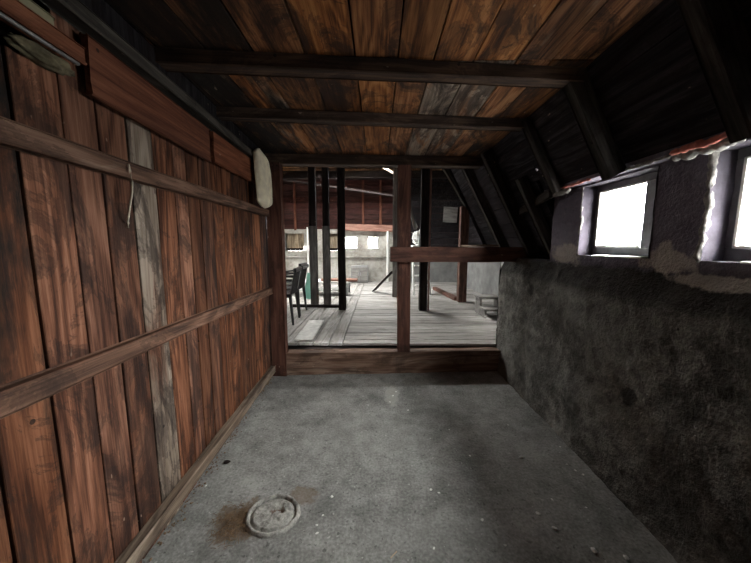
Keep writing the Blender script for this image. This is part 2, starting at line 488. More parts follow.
# upper left: fascia planks, short post, wall plate, service gap
timber('fascia_board', LW(.035, 1.102, 2.018), LW(.035, 1.934, 2.010), .20, .028, M['fascia'], 'long wide red plank fixed flat above the upper rail of the left wall', 'board')
timber('fascia_board', LW(.035, 1.979, 2.020), LW(.035, 3.016, 2.040), .19, .028, M['fascia'], 'shorter red plank above the upper rail, beside the hanging cream bundle', 'board')
timber('wall_stud', LW(.028, 1.957, 1.730), LW(.028, 1.957, 2.14), .042, .048, M['joist'], 'short upright stud between the two red planks on the left wall', 'stud')
timber('wall_plate', LW(.036, YB, 2.158), LW(.036, 3.05, 2.162), .056, .072, M['plate'], 'long grey timber plate in the corner of left wall and ceiling', 'beam')
timber('trim_4', LW(.022, YB, 2.243), LW(.022, 3.05, 2.243), .112, .04, M['roof_board'], 'black board between wall plate and ceiling on the left', 'board', kind='structure')  # near-black strip filling the corner up to the ceiling
timber('stub_beam', LW(.035, -.6, 2.025), LW(.035, 1.074, 2.025), .056, .055, M['fascia'], 'dark red rail ending at the first wide plank, under the cream strip', 'beam')
timber('insulation_strip', LW(.028, -.6, 2.074), LW(.028, 1.0, 2.074), .042, .028, M['cream'], 'cream strip lying on the dark red rail top left', 'strip', rough=.002)
bm = bmesh.new(); tube(bm, [LW(.05, .4, 1.988), LW(.05, .8, 1.99), LW(.052, 1.05, 1.988)], .006)
o = link('metal_conduit', bm, M['steel']); tag(o, 'thin metal pipe under the dark red rail top left', 'pipe')
bm = bmesh.new()
bmesh.ops.create_icosphere(bm, subdivisions=4, radius=1)
for v in bm.verts:
    c = v.co.copy(); q = 1 + .35 * nz3(c.x, c.y, c.z, 2.2, 5)
    v.co = Vector(LW(.022 + c.x * .026 * q, .965 + c.y * .09 * q, 1.96 + c.z * .024 * q))
o = link('foam_scrap', bm, M['foam'], smooth=True); tag(o, 'ragged yellowed foam scrap stuffed above the left boards', 'foam')

# ------------------------------------------------------------------ ceiling
bm = bmesh.new()
box(bm, (-1.32, YB, 2.333), (1.14, 3.36, 2.37), mat=1)
cx = [-1.28, -1.02, -.80, -.587, -.35, -.113, .096, .271, .469, .68, .855, 1.065]
cspec = [(.25, .56), (.42, .50), (.46, .43), (.28, .34), (0, .20), (0, .06), (0, .16), (0, .22), (.22, .20), (.34, .10), (0, .36)]
for (a, b), (gr, mo) in zip(zip(cx, cx[1:]), cspec):
    ga = random.uniform(.002, .005)
    for (y0, y1) in ((YB, 1.60), (1.605, 3.34)):      # two lengths, butted over the first joist
        g2, m2 = gr, mo
        if y0 > 1 and a in (.469, .271): g2 = .62
        box(bm, (a + ga, y0, 2.30 + random.uniform(-.003, .003)), (b - .003, y1, 2.328), .002, 0, .0012, dict(grey=g2, mould=m2))
o = link('ceiling', bm, [M['ceil_wood'], M['dark_post']])
tag(o, 'plank ceiling of orange-brown boards with black mould', 'ceiling', kind='structure')
jl = ['ceiling joist across the planks, the nearest and thickest one', 'thinner ceiling joist between the nearest joist and the header beam']
timber('ceiling_joist', (-1.04, 1.52, 2.266), (1.055, 1.70, 2.266), .07, .085, M['joist'], jl[0], 'joist')
timber('ceiling_joist', (-1.07, 2.10, 2.266), (1.055, 2.32, 2.266), .066, .08, M['joist'], jl[1], 'joist')
timber('ceiling_joist', (-.97, .2, 2.266), (1.055, .26, 2.266), .07, .085, M['joist'], 'ceiling joist overhead behind the viewer', 'joist')

# ------------------------------------------------------------------ mansard roof slope on the right
def mans(z): return 1.05 + (2.33 - z) / 1.9
TH = Vector((1.9, 0, 1)).normalized()      # outward normal in xz (away from the room)
bm = bmesh.new()


def slope_plank(y0, y1, z0, z1, t=.022, off=.0):
    """a plank lying on the slope between heights z0<z1"""
    vs = []
    for y in (y0, y1):
        for z in (z0, z1):
            for d in (off, off + t):
                vs.append(bm.verts.new(Vector((mans(z), y, z)) + TH * d))
    for q in ((0, 1, 3, 2), (4, 6, 7, 5), (0, 4, 5, 1), (2, 3, 7, 6), (0, 2, 6, 4), (1, 5, 7, 3)):
        bm.faces.new([vs[i] for i in q])


HZ = 1.982; HY = 2.43                      # a knot hole that lets a spot of sky in
zs = [1.19, 1.33, 1.48, 1.63, 1.79, 1.91, 2.05, 2.20, 2.36]
for a, b in zip(zs, zs[1:]):
    lo, hi = a + .002, b - .002
    if a < 1.80:
        slope_plank(2.50, 4.3, lo, hi)
        if b > 1.785: continue
    elif a <= HZ <= b:
        slope_plank(YB, HY - .018, lo, hi); slope_plank(HY + .018, 4.3, lo, hi)
        slope_plank(HY - .018, HY + .018, lo, HZ - .008); slope_plank(HY - .018, HY + .018, HZ + .008, hi)
    else:
        slope_plank(YB, 4.3, lo, hi)
for z in (2.36, 2.52, 2.68, 2.84, 3.0): slope_plank(3.36, 4.3, z + .002, z + .158)
# roof skin behind the boards, with the same hole
for (y0, y1, z0, z1) in ((2.50, 4.3, 1.19, 1.80), (YB, HY - .018, 1.81, 2.36), (HY + .018, 4.3, 1.81, 2.36), (HY - .018, HY + .018, 1.81, HZ - .008), (HY - .018, HY + .018, HZ + .008, 2.36), (3.36, 4.3, 2.36, 3.5)):
    slope_plank(y0, y1, z0, z1, .02, .024)
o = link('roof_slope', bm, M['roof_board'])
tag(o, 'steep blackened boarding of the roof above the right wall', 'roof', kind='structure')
# cheek at the end of the window bay
bm = bmesh.new()
pts = [(mans(1.84), 1.84), (1.645, 1.84), (1.645, 1.2), (mans(1.2), 1.2)]
a = [bm.verts.new((x, 2.505, z)) for x, z in pts]; b = [bm.verts.new((x, 2.53, z)) for x, z in pts]
bm.faces.new(a); bm.faces.new(b[::-1])
for i in range(4): bm.faces.new((a[i], a[(i + 1) % 4], b[(i + 1) % 4], b[i]))
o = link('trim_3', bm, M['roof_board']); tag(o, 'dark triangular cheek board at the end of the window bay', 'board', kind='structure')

RY = [(1.09, 1.80), (1.70, 1.80), (2.27, 1.80), (2.98, 1.33), (3.60, 1.33)]
rl = ['sooty rafter on the right slope at the upper right edge of the view', 'sooty rafter on the right slope meeting the nearest ceiling joist',
      'sooty rafter on the right slope meeting the second ceiling joist', 'thick rafter reaching down to the end of the wide cross beam',
      'rafter on the right slope just beyond the partition']
for (y, zb), l_ in zip(RY, rl):
    zt = 2.30 if y < 3.3 else 2.9
    hh = .05 if y == 2.27 else .10
    d = TH * -hh / 2
    timber('rafter', Vector((mans(zb), y, zb)) + d, Vector((mans(zt), y, zt)) + d, .07, hh, M['rafter'], l_, 'rafter', hint=(0, 1, 0))
timber('rafter', Vector((mans(1.3), 2.62, 1.3)) - TH * .045, Vector((mans(1.98), 2.62, 1.98)) - TH * .045, .06, .085, M['rafter'], 'short thin rafter just left of the window bay', 'rafter', hint=(0, 1, 0))
timber('roof_batten', Vector((mans(1.80), 2.36, 1.80)) - TH * .018, Vector((mans(1.72), 2.93, 1.72)) - TH * .018, .07, .035, M['rafter'], 'short grey batten nailed level between two rafters beside the window bay', 'batten')

# ------------------------------------------------------------------ right wall
XF = 1.43
bm = bmesh.new()


def skin(u0, u1, v0, v1, du, dv, fn, holes=(), mat=0):
    nu = max(1, round((u1 - u0) / du)); nv = max(1, round((v1 - v0) / dv))
    us = [u0 + (u1 - u0) * i / nu for i in range(nu + 1)]; vs_ = [v0 + (v1 - v0) * i / nv for i in range(nv + 1)]
    for (a_, b_, c_, d_) in holes:
        us += [a_, b_]; vs_ += [c_, d_]
    us = sorted(set(round(q, 4) for q in us)); vs_ = sorted(set(round(q, 4) for q in vs_))
    G = {}
    def V(i, j):
        if (i, j) not in G: G[i, j] = bm.verts.new(fn(us[i], vs_[j]))
        return G[i, j]
    for i in range(len(us) - 1):
        for j in range(len(vs_) - 1):
            um, vm = (us[i] + us[i + 1]) / 2, (vs_[j] + vs_[j + 1]) / 2
            if any(a_ < um < b_ and c_ < vm < d_ for a_, b_, c_, d_ in holes): continue
            f_ = bm.faces.new((V(i, j), V(i + 1, j), V(i + 1, j + 1), V(i, j + 1))); f_.smooth = True; f_.material_index = mat


def prof(z):
    if z < 1.12: return 1.355 + .012 * z + .02 * max(0, (.12 - z) / .12) * -1
    if z < 1.27: return 1.368 + (z - 1.12) / .15 * (XF - 1.368)
    return XF


def wall_pt(y, z):
    amp = 1.0 if z < 1.25 else .35
    x = prof(z) + amp * (.018 * nz3(0, y, z, 1.7, 2) + .012 * nz3(0, y * .7, z, 6, 4) + .006 * nz3(0, y, z, 20, 9) - .02 * max(0, nz3(0, y, z, 9, 31) - .28))
    return (x, y, z)


holes = [(a_, b_, WZ0, WZ1) for a_, b_ in WIN_R]
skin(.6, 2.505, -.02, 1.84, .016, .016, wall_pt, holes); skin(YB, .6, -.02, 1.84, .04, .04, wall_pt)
skin(2.505, 3.36, -.02, 1.27, .02, .02, wall_pt)
skin(2.505, 3.36, 1.42, 1.75, .06, .06, lambda y, x: (x, y, 1.27 + .008 * nz3(x, y, 0, 8)))        # top of the low part
skin(1.36, 1.75, -.02, 1.27, .05, .05, lambda x, z: (max(x, prof(z) + .001), 3.36 + .01 * nz3(x, 0, z, 6), z))  # end face
# core behind the skin
x0, x1 = 1.47, 1.62
box(bm, (x0, YB, -.1), (x1, 3.355, 1.255)); box(bm, (x1, 2.5, -.1), (1.75, 3.355, 1.255))
edges = [YB] + [q for a_, b_ in sorted(WIN_R) for q in (a_, b_)] + [2.505]
box(bm, (x0, YB, 1.255), (x1, 2.505, WZ0 - .012))
for a_, b_ in zip(edges[::2], edges[1::2]): box(bm, (x0, a_ + .012 * (a_ > YB), WZ0 - .012), (x1, b_ - .012 * (b_ < 2.5), 1.84))
# reveals and the head soffit that runs out to the foot of the roof boards
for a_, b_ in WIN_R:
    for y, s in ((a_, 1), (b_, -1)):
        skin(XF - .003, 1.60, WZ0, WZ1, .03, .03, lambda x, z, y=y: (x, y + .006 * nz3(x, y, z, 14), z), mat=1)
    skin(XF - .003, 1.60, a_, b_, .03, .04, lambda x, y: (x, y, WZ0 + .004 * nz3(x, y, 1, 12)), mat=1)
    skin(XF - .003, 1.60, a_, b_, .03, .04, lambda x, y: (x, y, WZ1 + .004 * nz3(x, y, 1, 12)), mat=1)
box(bm, (1.335, YB, 1.812), (1.70, 2.505, 1.835))
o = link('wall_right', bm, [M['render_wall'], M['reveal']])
tag(o, 'rough dirty rendered right wall with soot-covered ledge below two windows', 'wall', kind='structure')
WR = o


def lumpy(name, pts, r, mat, parent, seed, label=None, flat_=(1, 1, 1)):
    """ragged broken edge of plaster or brick following a line"""
    bm_ = bmesh.new(); n = 0; seg = 10; rings = []
    full = []
    for a_, b_ in zip(pts, pts[1:]):
        a_, b_ = Vector(a_), Vector(b_); m_ = max(2, int((b_ - a_).length / .012))
        full += [a_.lerp(b_, i / m_) for i in range(m_)]
    full.append(Vector(pts[-1]))
    d = (full[-1] - full[0]).normalized(); u = d.cross(Vector((1, 0, 0))).normalized(); v_ = d.cross(u)
    for i, p in enumerate(full):
        R = []
        end = min(1, min(i, len(full) - 1 - i) / 2 + .25)
        for j in range(seg):
            t = 2 * math.pi * j / seg
            q = p + u * math.cos(t) * r + v_ * math.sin(t) * r
            rr = r * end * (1 + .8 * nz3(q.x, q.y, q.z, 26, seed) + .5 * nz3(q.x, q.y, q.z, 75, seed))
            R.append(bm_.verts.new(p + u * math.cos(t) * rr * flat_[1] + v_ * math.sin(t) * rr * flat_[0]))
        rings.append(R)
    for a_, b_ in zip(rings, rings[1:]):
        for j in range(seg): bm_.faces.new((a_[j], a_[(j + 1) % seg], b_[(j + 1) % seg], b_[j]))
    bm_.faces.new(rings[0]); bm_.faces.new(rings[-1][::-1])
    o_ = link(name, bm_, mat, parent, smooth=True)
    if label: o_['label'] = label
    return o_


for i, (a_, b_) in enumerate(WIN_R):
    lumpy('plaster_edge', [(XF, b_ + .012, WZ0 - .01), (XF + .004, b_ + .004, 1.55), (XF, b_ + .008, 1.82)], .013 if i else .009, M['plaster'], WR, 3 + i, 'broken pale plaster edge of the window opening')
lumpy('brick_edge', [(1.312, YB, 1.812), (1.312, 1.42, 1.808)], .013, M['brick'], WR, 11, 'broken red brick edge above the window')
lumpy('brick_edge', [(1.316, 1.93, 1.806), (1.314, 2.22, 1.804)], .008, M['brick'], WR, 14, 'broken red brick edge above the window')
lumpy('plaster_edge', [(1.345, 1.16, 1.795), (1.345, 1.44, 1.795)], .022, M['plaster'], WR, 21, 'lump of pale plaster at the head of the window')
lumpy('plaster_edge', [(1.345, 2.18, 1.79), (1.345, 2.46, 1.785)], .022, M['plaster'], WR, 22, 'lump of pale plaster at the head of the window')
lumpy('plaster_edge', [(1.325, 1.42, 1.80), (1.325, 1.80, 1.80)], .008, M['plaster'], WR, 23)

for n_, (a_, b_) in enumerate(WIN_R, 1):
    fx0, fx1 = 1.525, 1.575
    ya, yb = a_ + .005, b_ + .02
    bm = bmesh.new()
    box(bm, (fx0, a_ - .01, WZ0 - .005), (fx1, b_ + .01, WZ0 + .055), .004)
    box(bm, (fx0, a_ - .01, WZ1 - .04), (fx1, b_ + .01, WZ1 + .005), .004)
    box(bm, (fx0, a_ - .01, WZ0 + .055), (fx1, a_ + .175, WZ1 - .04), .004)
    box(bm, (fx0, b_ - .035, WZ0 + .055), (fx1, b_ + .01, WZ1 - .04), .004)
    w_ = link('window_%d' % n_, bm, M['frame_paint'])
    tag(w_, ['small bright window farther along the right wall', 'small bright window cut by the right edge of the view', 'small right wall window beside the viewer', 'small right wall window behind the viewer'][n_ - 1], 'window', kind='structure')
    bm = bmesh.new(); box(bm, (1.552, a_ + .17, WZ0 + .05), (1.556, b_ - .03, WZ1 - .035)); link('pane', bm, M['glass'], w_)
    bm = bmesh.new()
    z0, z1, y0, y1 = WZ0 + .055, WZ1 - .04, a_ + .175, b_ - .035
    box(bm, (1.512, y1 - .014, z0), (1.53, y1, z1), .002)
    box(bm, (1.512, y0, z0), (1.53, y1, z0 + .012), .002); box(bm, (1.512, y0, z1 - .010), (1.53, y1, z1), .002)
    link('sash', bm, M['white_paint'], w_)['label'] = 'thin pale sash bead'
    bm = bmesh.new(); box(bm, (1.405, a_ + .02, WZ0 - .004), (1.525, b_ - .16, WZ0 + .006), .003, 0, .002); link('window_sill', bm, M['white_paint'], w_)['label'] = 'pale chipped sill slab'

# back of the room (behind the viewer)
bm = bmesh.new(); box(bm, (-1.3, YB - .1, -.1), (1.62, YB, 2.42))
o = link('wall_back', bm, M['render_wall']); tag(o, 'rendered wall behind the viewer', 'wall', kind='structure')

# ------------------------------------------------------------------ partition
def py(x): return 3.205 + .055 * x       # the partition runs very slightly askew
timber('threshold_beam', (-1.0, py(-1.0), .125), (1.36, py(1.36), .115), .25, .13, M['threshold'], 'heavy worn brown threshold beam on the concrete at the opening', 'beam', rough=.006)
timber('header_beam', (-1.19, py(-1.19), 2.25), (1.07, py(1.07), 2.25), .10, .13, M['joist'], 'dark header beam under the ceiling above the opening', 'beam')
timber('partition_post', (-1.055, py(-1.05) - .04, 0.0), (-1.045, py(-1.05) - .04, 2.21), .09, .155, M['post'], 'dark red post at the left end of the opening, by the board wall', 'post', hint=(0, 1, 0), rough=.004)
timber('partition_post', (.282, 3.215, .245), (.268, 3.215, 2.205), .13, .135, M['post'], 'thick red-brown post standing on the threshold mid opening', 'post', hint=(0, 1, 0), rough=.005)
timber('cross_beam', (.125, 3.085, 1.305), (1.585, 3.13, 1.300), .152, .105, M['post'], 'wide waist-high cross beam from the thick post to the right slope', 'beam', rough=.006)
timber('loose_board', (.86, 3.12, 1.393), (1.24, 3.13, 1.393), .02, .05, M['pale_wood'], 'pale short board lying on top of the wide cross beam', 'board')
bm = bmesh.new(); box(bm, (-3.6, 3.29, -.1), (-1.13, 3.36, 3.5)); box(bm, (-1.2, 3.30, 2.30), (1.3, 3.36, 3.5))
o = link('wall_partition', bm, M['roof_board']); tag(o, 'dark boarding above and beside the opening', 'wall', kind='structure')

# ------------------------------------------------------------------ attic beyond: shell
bm = bmesh.new()
box(bm, (-3.6, 3.36, -.1), (2.9, 9.7, .195), mat=2)
x = -3.5
while x < -.44:
    w_ = random.uniform(.15, .2); e = min(x + w_, -.42)
    box(bm, (x + .003, 3.42, .22), (e - .003, 9.6, .25 + random.uniform(-.002, .002)), .003, 0, .001, dict(grey=0)); x = e
y = 3.42
while y < 9.58:
    w_ = random.uniform(.13, .18); e = min(y + w_, 9.6)
    box(bm, (-.415, y + .004, .22), (2.7, e - .004, .25 + random.uniform(-.003, .003)), .003, 1, .001, dict(grey=0)); y = e
o = link('attic_floor', bm, [M['floor_y'], M['floor_x'], M['dark_post']])
tag(o, 'weathered grey plank floor of the attic beyond the opening', 'floor', kind='structure')

bm = bmesh.new()
hf = [(a_, b_, 1.27, 1.67) for a_, b_ in WIN_F] + [(-2.95, -2.35, 1.22, 1.76), (-2.05, -1.92, 1.22, 1.76), (-1.58, -1.25, 1.22, 1.76)]
skin(-3.5, 2.7, .15, 1.86, .08, .06, lambda x, z: (x, 9.6 + .018 * nz3(x, 0, z, 2.5) + .008 * nz3(x, 0, z, 9), z), hf)
es_ = sorted(hf)
px = -3.6
for a_, b_, c_, d_ in es_:
    box(bm, (px, 9.64, .1), (a_, 9.85, 1.9)); box(bm, (a_, 9.64, .1), (b_, 9.85, c_)); box(bm, (a_, 9.64, d_), (b_, 9.85, 1.9)); px = b_
    for q, fn in (((9.58, 9.85, c_, d_), lambda u, v, a_=a_: (a_, u, v)), ((9.58, 9.85, c_, d_), lambda u, v, b_=b_: (b_, u, v)), ((9.58, 9.85, a_, b_), lambda u, v, c_=c_: (v, u, c_)), ((9.58, 9.85, a_, b_), lambda u, v, d_=d_: (v, u, d_))):
        skin(*q, .09, .09, fn)
box(bm, (px, 9.64, .1), (2.9, 9.85, 1.9))
box(bm, (-3.5, 9.50, 1.00), (.42, 9.62, 1.035), .006)       # stone ledge under the windows
o = link('wall_far', bm, M['whitewash']); tag(o, 'whitewashed masonry wall at the far end of the attic', 'wall', kind='structure')
for n_, (a_, b_) in enumerate(WIN_F, 5):
    bm = bmesh.new()
    for (p, q) in (((a_, 9.74, 1.27), (b_, 9.78, 1.30)), ((a_, 9.74, 1.64), (b_, 9.78, 1.67)), ((a_, 9.74, 1.3), (a_ + .03, 9.78, 1.64)), ((b_ - .03, 9.74, 1.3), (b_, 9.78, 1.64))): box(bm, p, q, .004)
    w_ = link('window_%d' % n_, bm, M['white_paint']); tag(w_, ['small bright window in the far wall beside the dark post', 'small bright window in the far wall nearer the thick red post'][n_ - 5], 'window', kind='structure')
    bm = bmesh.new(); box(bm, (a_ + .025, 9.758, 1.295), (b_ - .025, 9.762, 1.645)); link('pane', bm, M['glass'], w_)
for (a_, b_), l_ in zip([(-2.95, -2.35), (-2.05, -1.92), (-1.58, -1.25)], ['boarded-up far window above the black chairs', 'narrow boarded slot in the far wall between two dark posts', 'boarded-up far window left of the two bright far windows']):
    bm = bmesh.new(); x = a_; 
    while x < b_ - .02:
        e = min(x + .13, b_); box(bm, (x + .004, 9.72, 1.30), (e - .004, 9.745, 1.76), .003, 0, .003); x = e
    box(bm, (a_ + .004, 9.75, 1.224), (b_ - .004, 9.80, 1.756), mat=1)
    o = link('shutter_board', bm, [M['tan_board'], M['dark_post']]); tag(o, l_, 'shutter')

bm = bmesh.new(); z = 1.02
while z < 3.44:
    e = min(z + .19, 3.44); box(bm, (.72, 9.32, z + .004), (2.7, 9.345, e - .004), .003, 0, .002); z = e
o = link('wall_far_right', bm, M['roof_board']); tag(o, 'blackened boarding at the far right end of the attic', 'wall', kind='structure')
# red gable above the wall
bm = bmesh.new(); z = 1.86
while z < 3.46:
    e = z + random.uniform(.15, .2); box(bm, (-3.6, 9.66, z + .004), (2.9, 9.69, e - .004), .003, 0, .002); z = e
box(bm, (-3.6, 9.69, 1.85), (2.9, 9.85, 3.6), mat=1)
o = link('wall_gable', bm, [M['gable'], M['dark_post']]); tag(o, 'dark red boarded gable above the far white wall', 'wall', kind='structure')
for x, l_ in ((-2.62, 'thin batten on the red gable above the black chairs'), (-.47, 'thin batten on the red gable above the gap of the bright far windows'), (.08, 'thin batten on the red gable above the right bright far window')):
    timber('gable_stud', (x, 9.62, 1.86), (x, 9.62, 3.4), .06, .07, M['fascia'], l_, 'stud', hint=(0, 1, 0))
timber('far_beam', (-1.25, 9.50, 1.96), (.45, 9.50, 1.91), .21, .14, M['pink_beam'], 'pale pinkish beam on top of the far wall above the bright windows', 'beam')

bm = bmesh.new(); x = -3.6
while x < 2.8:
    e = x + random.uniform(.18, .24); a_ = dict(mould=random.choice((0, .1, .3)))
    if x < ADDED_SKYLIGHT[0] <= e: e = ADDED_SKYLIGHT[0]
    if x < ADDED_SKYLIGHT[1] <= e: e = ADDED_SKYLIGHT[1]
    for y0, y1 in (((3.3, ADDED_SKYLIGHT[2]), (ADDED_SKYLIGHT[3], 9.7)) if ADDED_SKYLIGHT[0] - .001 <= x < ADDED_SKYLIGHT[1] - .001 else ((3.3, 9.7),)):
        box(bm, (x + .004, y0, 3.45), (e - .004, y1, 3.475), .003, 0, .002, a_)
    x = e
for p_, q_ in (((-3.7, 3.25), (ADDED_SKYLIGHT[0], 9.9)), ((ADDED_SKYLIGHT[1], 3.25), (3.0, 9.9)), ((ADDED_SKYLIGHT[0], 3.25), (ADDED_SKYLIGHT[1], ADDED_SKYLIGHT[2])), ((ADDED_SKYLIGHT[0], ADDED_SKYLIGHT[3]), (ADDED_SKYLIGHT[1], 9.9))):
    box(bm, (*p_, 3.475), (*q_, 3.6), mat=1)
o = link('attic_ceiling', bm, [M['attic_ceil'], M['dark_post']]); tag(o, 'brown roof boards high over the attic', 'ceiling', kind='structure')
bm = bmesh.new()
for (p, q) in (((ADDED_SKYLIGHT[0], ADDED_SKYLIGHT[2], 3.52), (ADDED_SKYLIGHT[0] + .05, ADDED_SKYLIGHT[3], 3.58)), ((ADDED_SKYLIGHT[1] - .05, ADDED_SKYLIGHT[2], 3.52), (ADDED_SKYLIGHT[1], ADDED_SKYLIGHT[3], 3.58)), ((ADDED_SKYLIGHT[0] + .05, ADDED_SKYLIGHT[2], 3.52), (ADDED_SKYLIGHT[1] - .05, ADDED_SKYLIGHT[2] + .05, 3.58)), ((ADDED_SKYLIGHT[0] + .05, ADDED_SKYLIGHT[3] - .05, 3.52), (ADDED_SKYLIGHT[1] - .05, ADDED_SKYLIGHT[3], 3.58))): box(bm, p, q, .004)
w_ = link('window_10', bm, M['white_paint']); tag(w_, 'added unseen roof window high in the attic roof boards', 'window', kind='structure')  # added opening, lets extra daylight onto the attic floor
bm = bmesh.new(); box(bm, (ADDED_SKYLIGHT[0] + .045, ADDED_SKYLIGHT[2] + .045, 3.548), (ADDED_SKYLIGHT[1] - .045, ADDED_SKYLIGHT[3] - .045, 3.552)); link('pane', bm, M['glass'], w_)
# attic left wall outside the view, with windows added to brighten it
bm = bmesh.new()
ed = [3.3] + [q for w_ in ADDED_WIN_L for q in w_] + [9.8]
box(bm, (-3.7, 3.3, -.1), (-3.5, 9.8, 1.15)); box(bm, (-3.7, 3.3, 1.85), (-3.5, 9.8, 3.6))
for a_, b_ in zip(ed[::2], ed[1::2]): box(bm, (-3.7, a_, 1.15), (-3.5, b_, 1.85))
o = link('wall_attic_left', bm, M['whitewash']); tag(o, 'whitewashed side wall of the attic with added unseen windows', 'wall', kind='structure')
for n_, (a_, b_) in enumerate(ADDED_WIN_L, 7):
    bm = bmesh.new()
    for (p, q) in (((-3.64, a_, 1.15), (-3.58, b_, 1.20)), ((-3.64, a_, 1.8), (-3.58, b_, 1.85)), ((-3.64, a_, 1.2), (-3.58, a_ + .05, 1.8)), ((-3.64, b_ - .05, 1.2), (-3.58, b_, 1.8)), ((-3.64, (a_ + b_) / 2 - .02, 1.2), (-3.58, (a_ + b_) / 2 + .02, 1.8))): box(bm, p, q, .004)
    w_ = link('window_%d' % n_, bm, M['white_paint']); tag(w_, 'added unseen attic side window %s' % ('nearest the partition', 'between the other two side windows', 'nearest the far white wall')[n_ - 7], 'window', kind='structure')
    bm = bmesh.new(); box(bm, (-3.612, a_ + .04, 1.19), (-3.608, b_ - .04, 1.81)); link('pane', bm, M['glass'], w_)  # pane of the added side window
# attic right side: low wall, slope, return beside the room
bm = bmesh.new()
box(bm, (2.45, 4.3, -.1), (2.95, 9.7, 1.35)); box(bm, (1.75, 3.36, -.1), (1.95, 4.33, 1.3)); box(bm, (1.75, 4.28, -.1), (2.95, 4.33, 1.3)); box(bm, (.72, 9.32, .15), (2.46, 9.5, 1.02))
o = link('wall_attic_right', bm, M['grey_render']); tag(o, 'low grey rendered wall along the right side of the attic', 'wall', kind='structure')
bm = bmesh.new()
def quad(*p): bm.faces.new([bm.verts.new(q) for q in p])
n_ = 14
for i in range(n_):
    a_, b_ = i / n_, (i + 1) / n_ - .004
    A = lambda t, d=0: (2.80 - .35 * t + d, 1.30 + 2.2 * t)
    for d in (0, .08):
        (xa, za), (xb, zb) = A(a_, d), A(b_, d); quad((xa, 4.28, za), (xa, 9.7, za), (xb, 9.7, zb), (xb, 4.28, zb))
(xa, za), (xb, zb) = A(0, .04), A(1, .04); quad((xa, 4.28, za), (xa, 9.7, za), (xb, 9.7, zb), (xb, 4.28, zb))
P = [(1.60, 1.19), (3.0, 1.19), (3.0, 3.55), (.44, 3.55)]
for yy in (4.28, 4.32): quad(*[(x, yy, z) for x, z in P])
o = link('attic_roof_slope', bm, M['roof_board']); tag(o, 'blackened roof slope on the right of the attic', 'roof', kind='structure')

# ------------------------------------------------------------------ attic: posts, braces, ties
def post(x, y, zt, w, mat, label, zb=.25, name='attic_post'):
    return timber(name, (x, y, zb), (x, y, zt), w, w, mat, label, 'post', hint=(0, 1, 0), rough=.004)


p = post(-1.185, 5.55, 3.45, .125, M['dark_post'], 'leftmost of three dark attic posts, lighter grey over its lower half')
q = post(-.945, 5.55, 3.45, .115, M['dark_post'], 'middle one of three dark attic posts, lighter grey over its lower half')
for pp, x in ((p, -1.185), (q, -.945)):  # thin slab makes the lower half of each post lighter grey
    timber('lower_slab', (x, 5.475, .26), (x, 5.475, 1.74), .125, .02, M['grey_wood'], hint=(1, 0, 0), parent=pp)['label'] = 'lighter grey slab on the lower half'
post(-.635, 5.28, 3.45, .125, M['dark_post'], 'rightmost of three dark attic posts, bare, beside the far bright windows')
p = post(.795, 5.25, 3.3, .135, M['dark_post'], 'dark brown post right of the thick red post with a pale strip')
timber('edge_strip', (.885, 5.2, .25), (.885, 5.2, 3.2), .025, .03, M['pink_beam'], hint=(0, 1, 0), parent=p)['label'] = 'thin pale strip along one edge'
post(1.70, 6.05, 2.15, .16, M['post'], 'reddish post far right under the roof brace')
post(.37, 6.6, 3.45, .10, M['grey_wood'], 'thin grey post half hidden by the thick red post')
timber('roof_brace', (1.78, 6.02, 2.10), (.98, 5.3, 2.95), .10, .09, M['rafter'], 'sloping brace from the dark brown post to the far reddish post', 'brace', hint=(0, 1, 0))
timber('roof_brace', (.86, 7.0, 1.75), (.55, 6.9, 2.85), .07, .07, M['grey_wood'], 'thin grey sloping brace beside the thick red post', 'brace', hint=(0, 1, 0))
timber('roof_brace', (1.02, 8.0, 1.85), (.60, 7.9, 2.6), .07, .07, M['grey_wood'], 'farther thin sloping brace above the white stepladder', 'brace', hint=(0, 1, 0))
timber('tie_beam', (-2.6, 8.0, 3.10), (.45, 8.0, 2.66), .05, .07, M['dark_post'], 'sloping tie beam high in front of the red gable', 'beam')
timber('tie_beam', (-3.4, 8.4, 3.28), (2.0, 8.4, 3.28), .20, .16, M['dark_post'], 'level dark tie beam high under the attic roof boards', 'beam')
timber('roof_strut', (.02, 7.4, 3.30), (.38, 6.66, 2.9), .05, .04, M['pale_wood'], 'short pale strut high beside the thin grey post', 'strut')
timber('floor_sill', (-1.6, 5.50, .275), (-.60, 5.46, .275), .05, .08, M['dark_post'], 'dark timber on the plank floor joining the three dark posts', 'timber')
timber('floor_timber', (1.46, 7.7, .29), (1.62, 6.15, .29), .08, .09, M['post'], 'red-brown timber lying on the plank floor by the far reddish post', 'timber')
timber('leaning_plank', (-.10, 7.35, .28), (.34, 6.75, .82), .035, .13, M['dark_post'], 'black plank leaning from the plank floor up to the thin grey post', 'plank', hint=(-.6, .2, .8))
timber('floor_panel', (-.90, 3.50, .262), (-.93, 4.45, .262), .02, .23, M['white_paint'], 'pale grey panel lying on the plank floor behind the threshold', 'panel', rough=.001)
timber('roof_hatch', (1.98, 9.28, 2.32), (2.40, 9.28, 2.30), .46, .04, M['grey_wood'], 'grey board patch on the blackened boarding at the far right', 'board')
bm = bmesh.new(); tube(bm, [(.30, 9.42, .25), (.30, 9.42, 1.83)], .035, 10)
o = link('white_pipe', bm, M['plastic_white']); tag(o, 'white upright pipe on the far wall left of the thick red post', 'pipe')
bm = bmesh.new(); tube(bm, [(-2.20, 9.43, .25), (-2.20, 9.43, 1.95)], .025, 10)
o = link('white_pipe', bm, M['plastic_white']); tag(o, 'thin white upright pipe behind the leftmost dark post', 'pipe')
bm = bmesh.new(); box(bm, (-2.30, 9.26, 1.22), (-2.10, 9.403, 1.38), .012)
box(bm, (-2.27, 9.25, 1.25), (-2.13, 9.262, 1.35), .004)
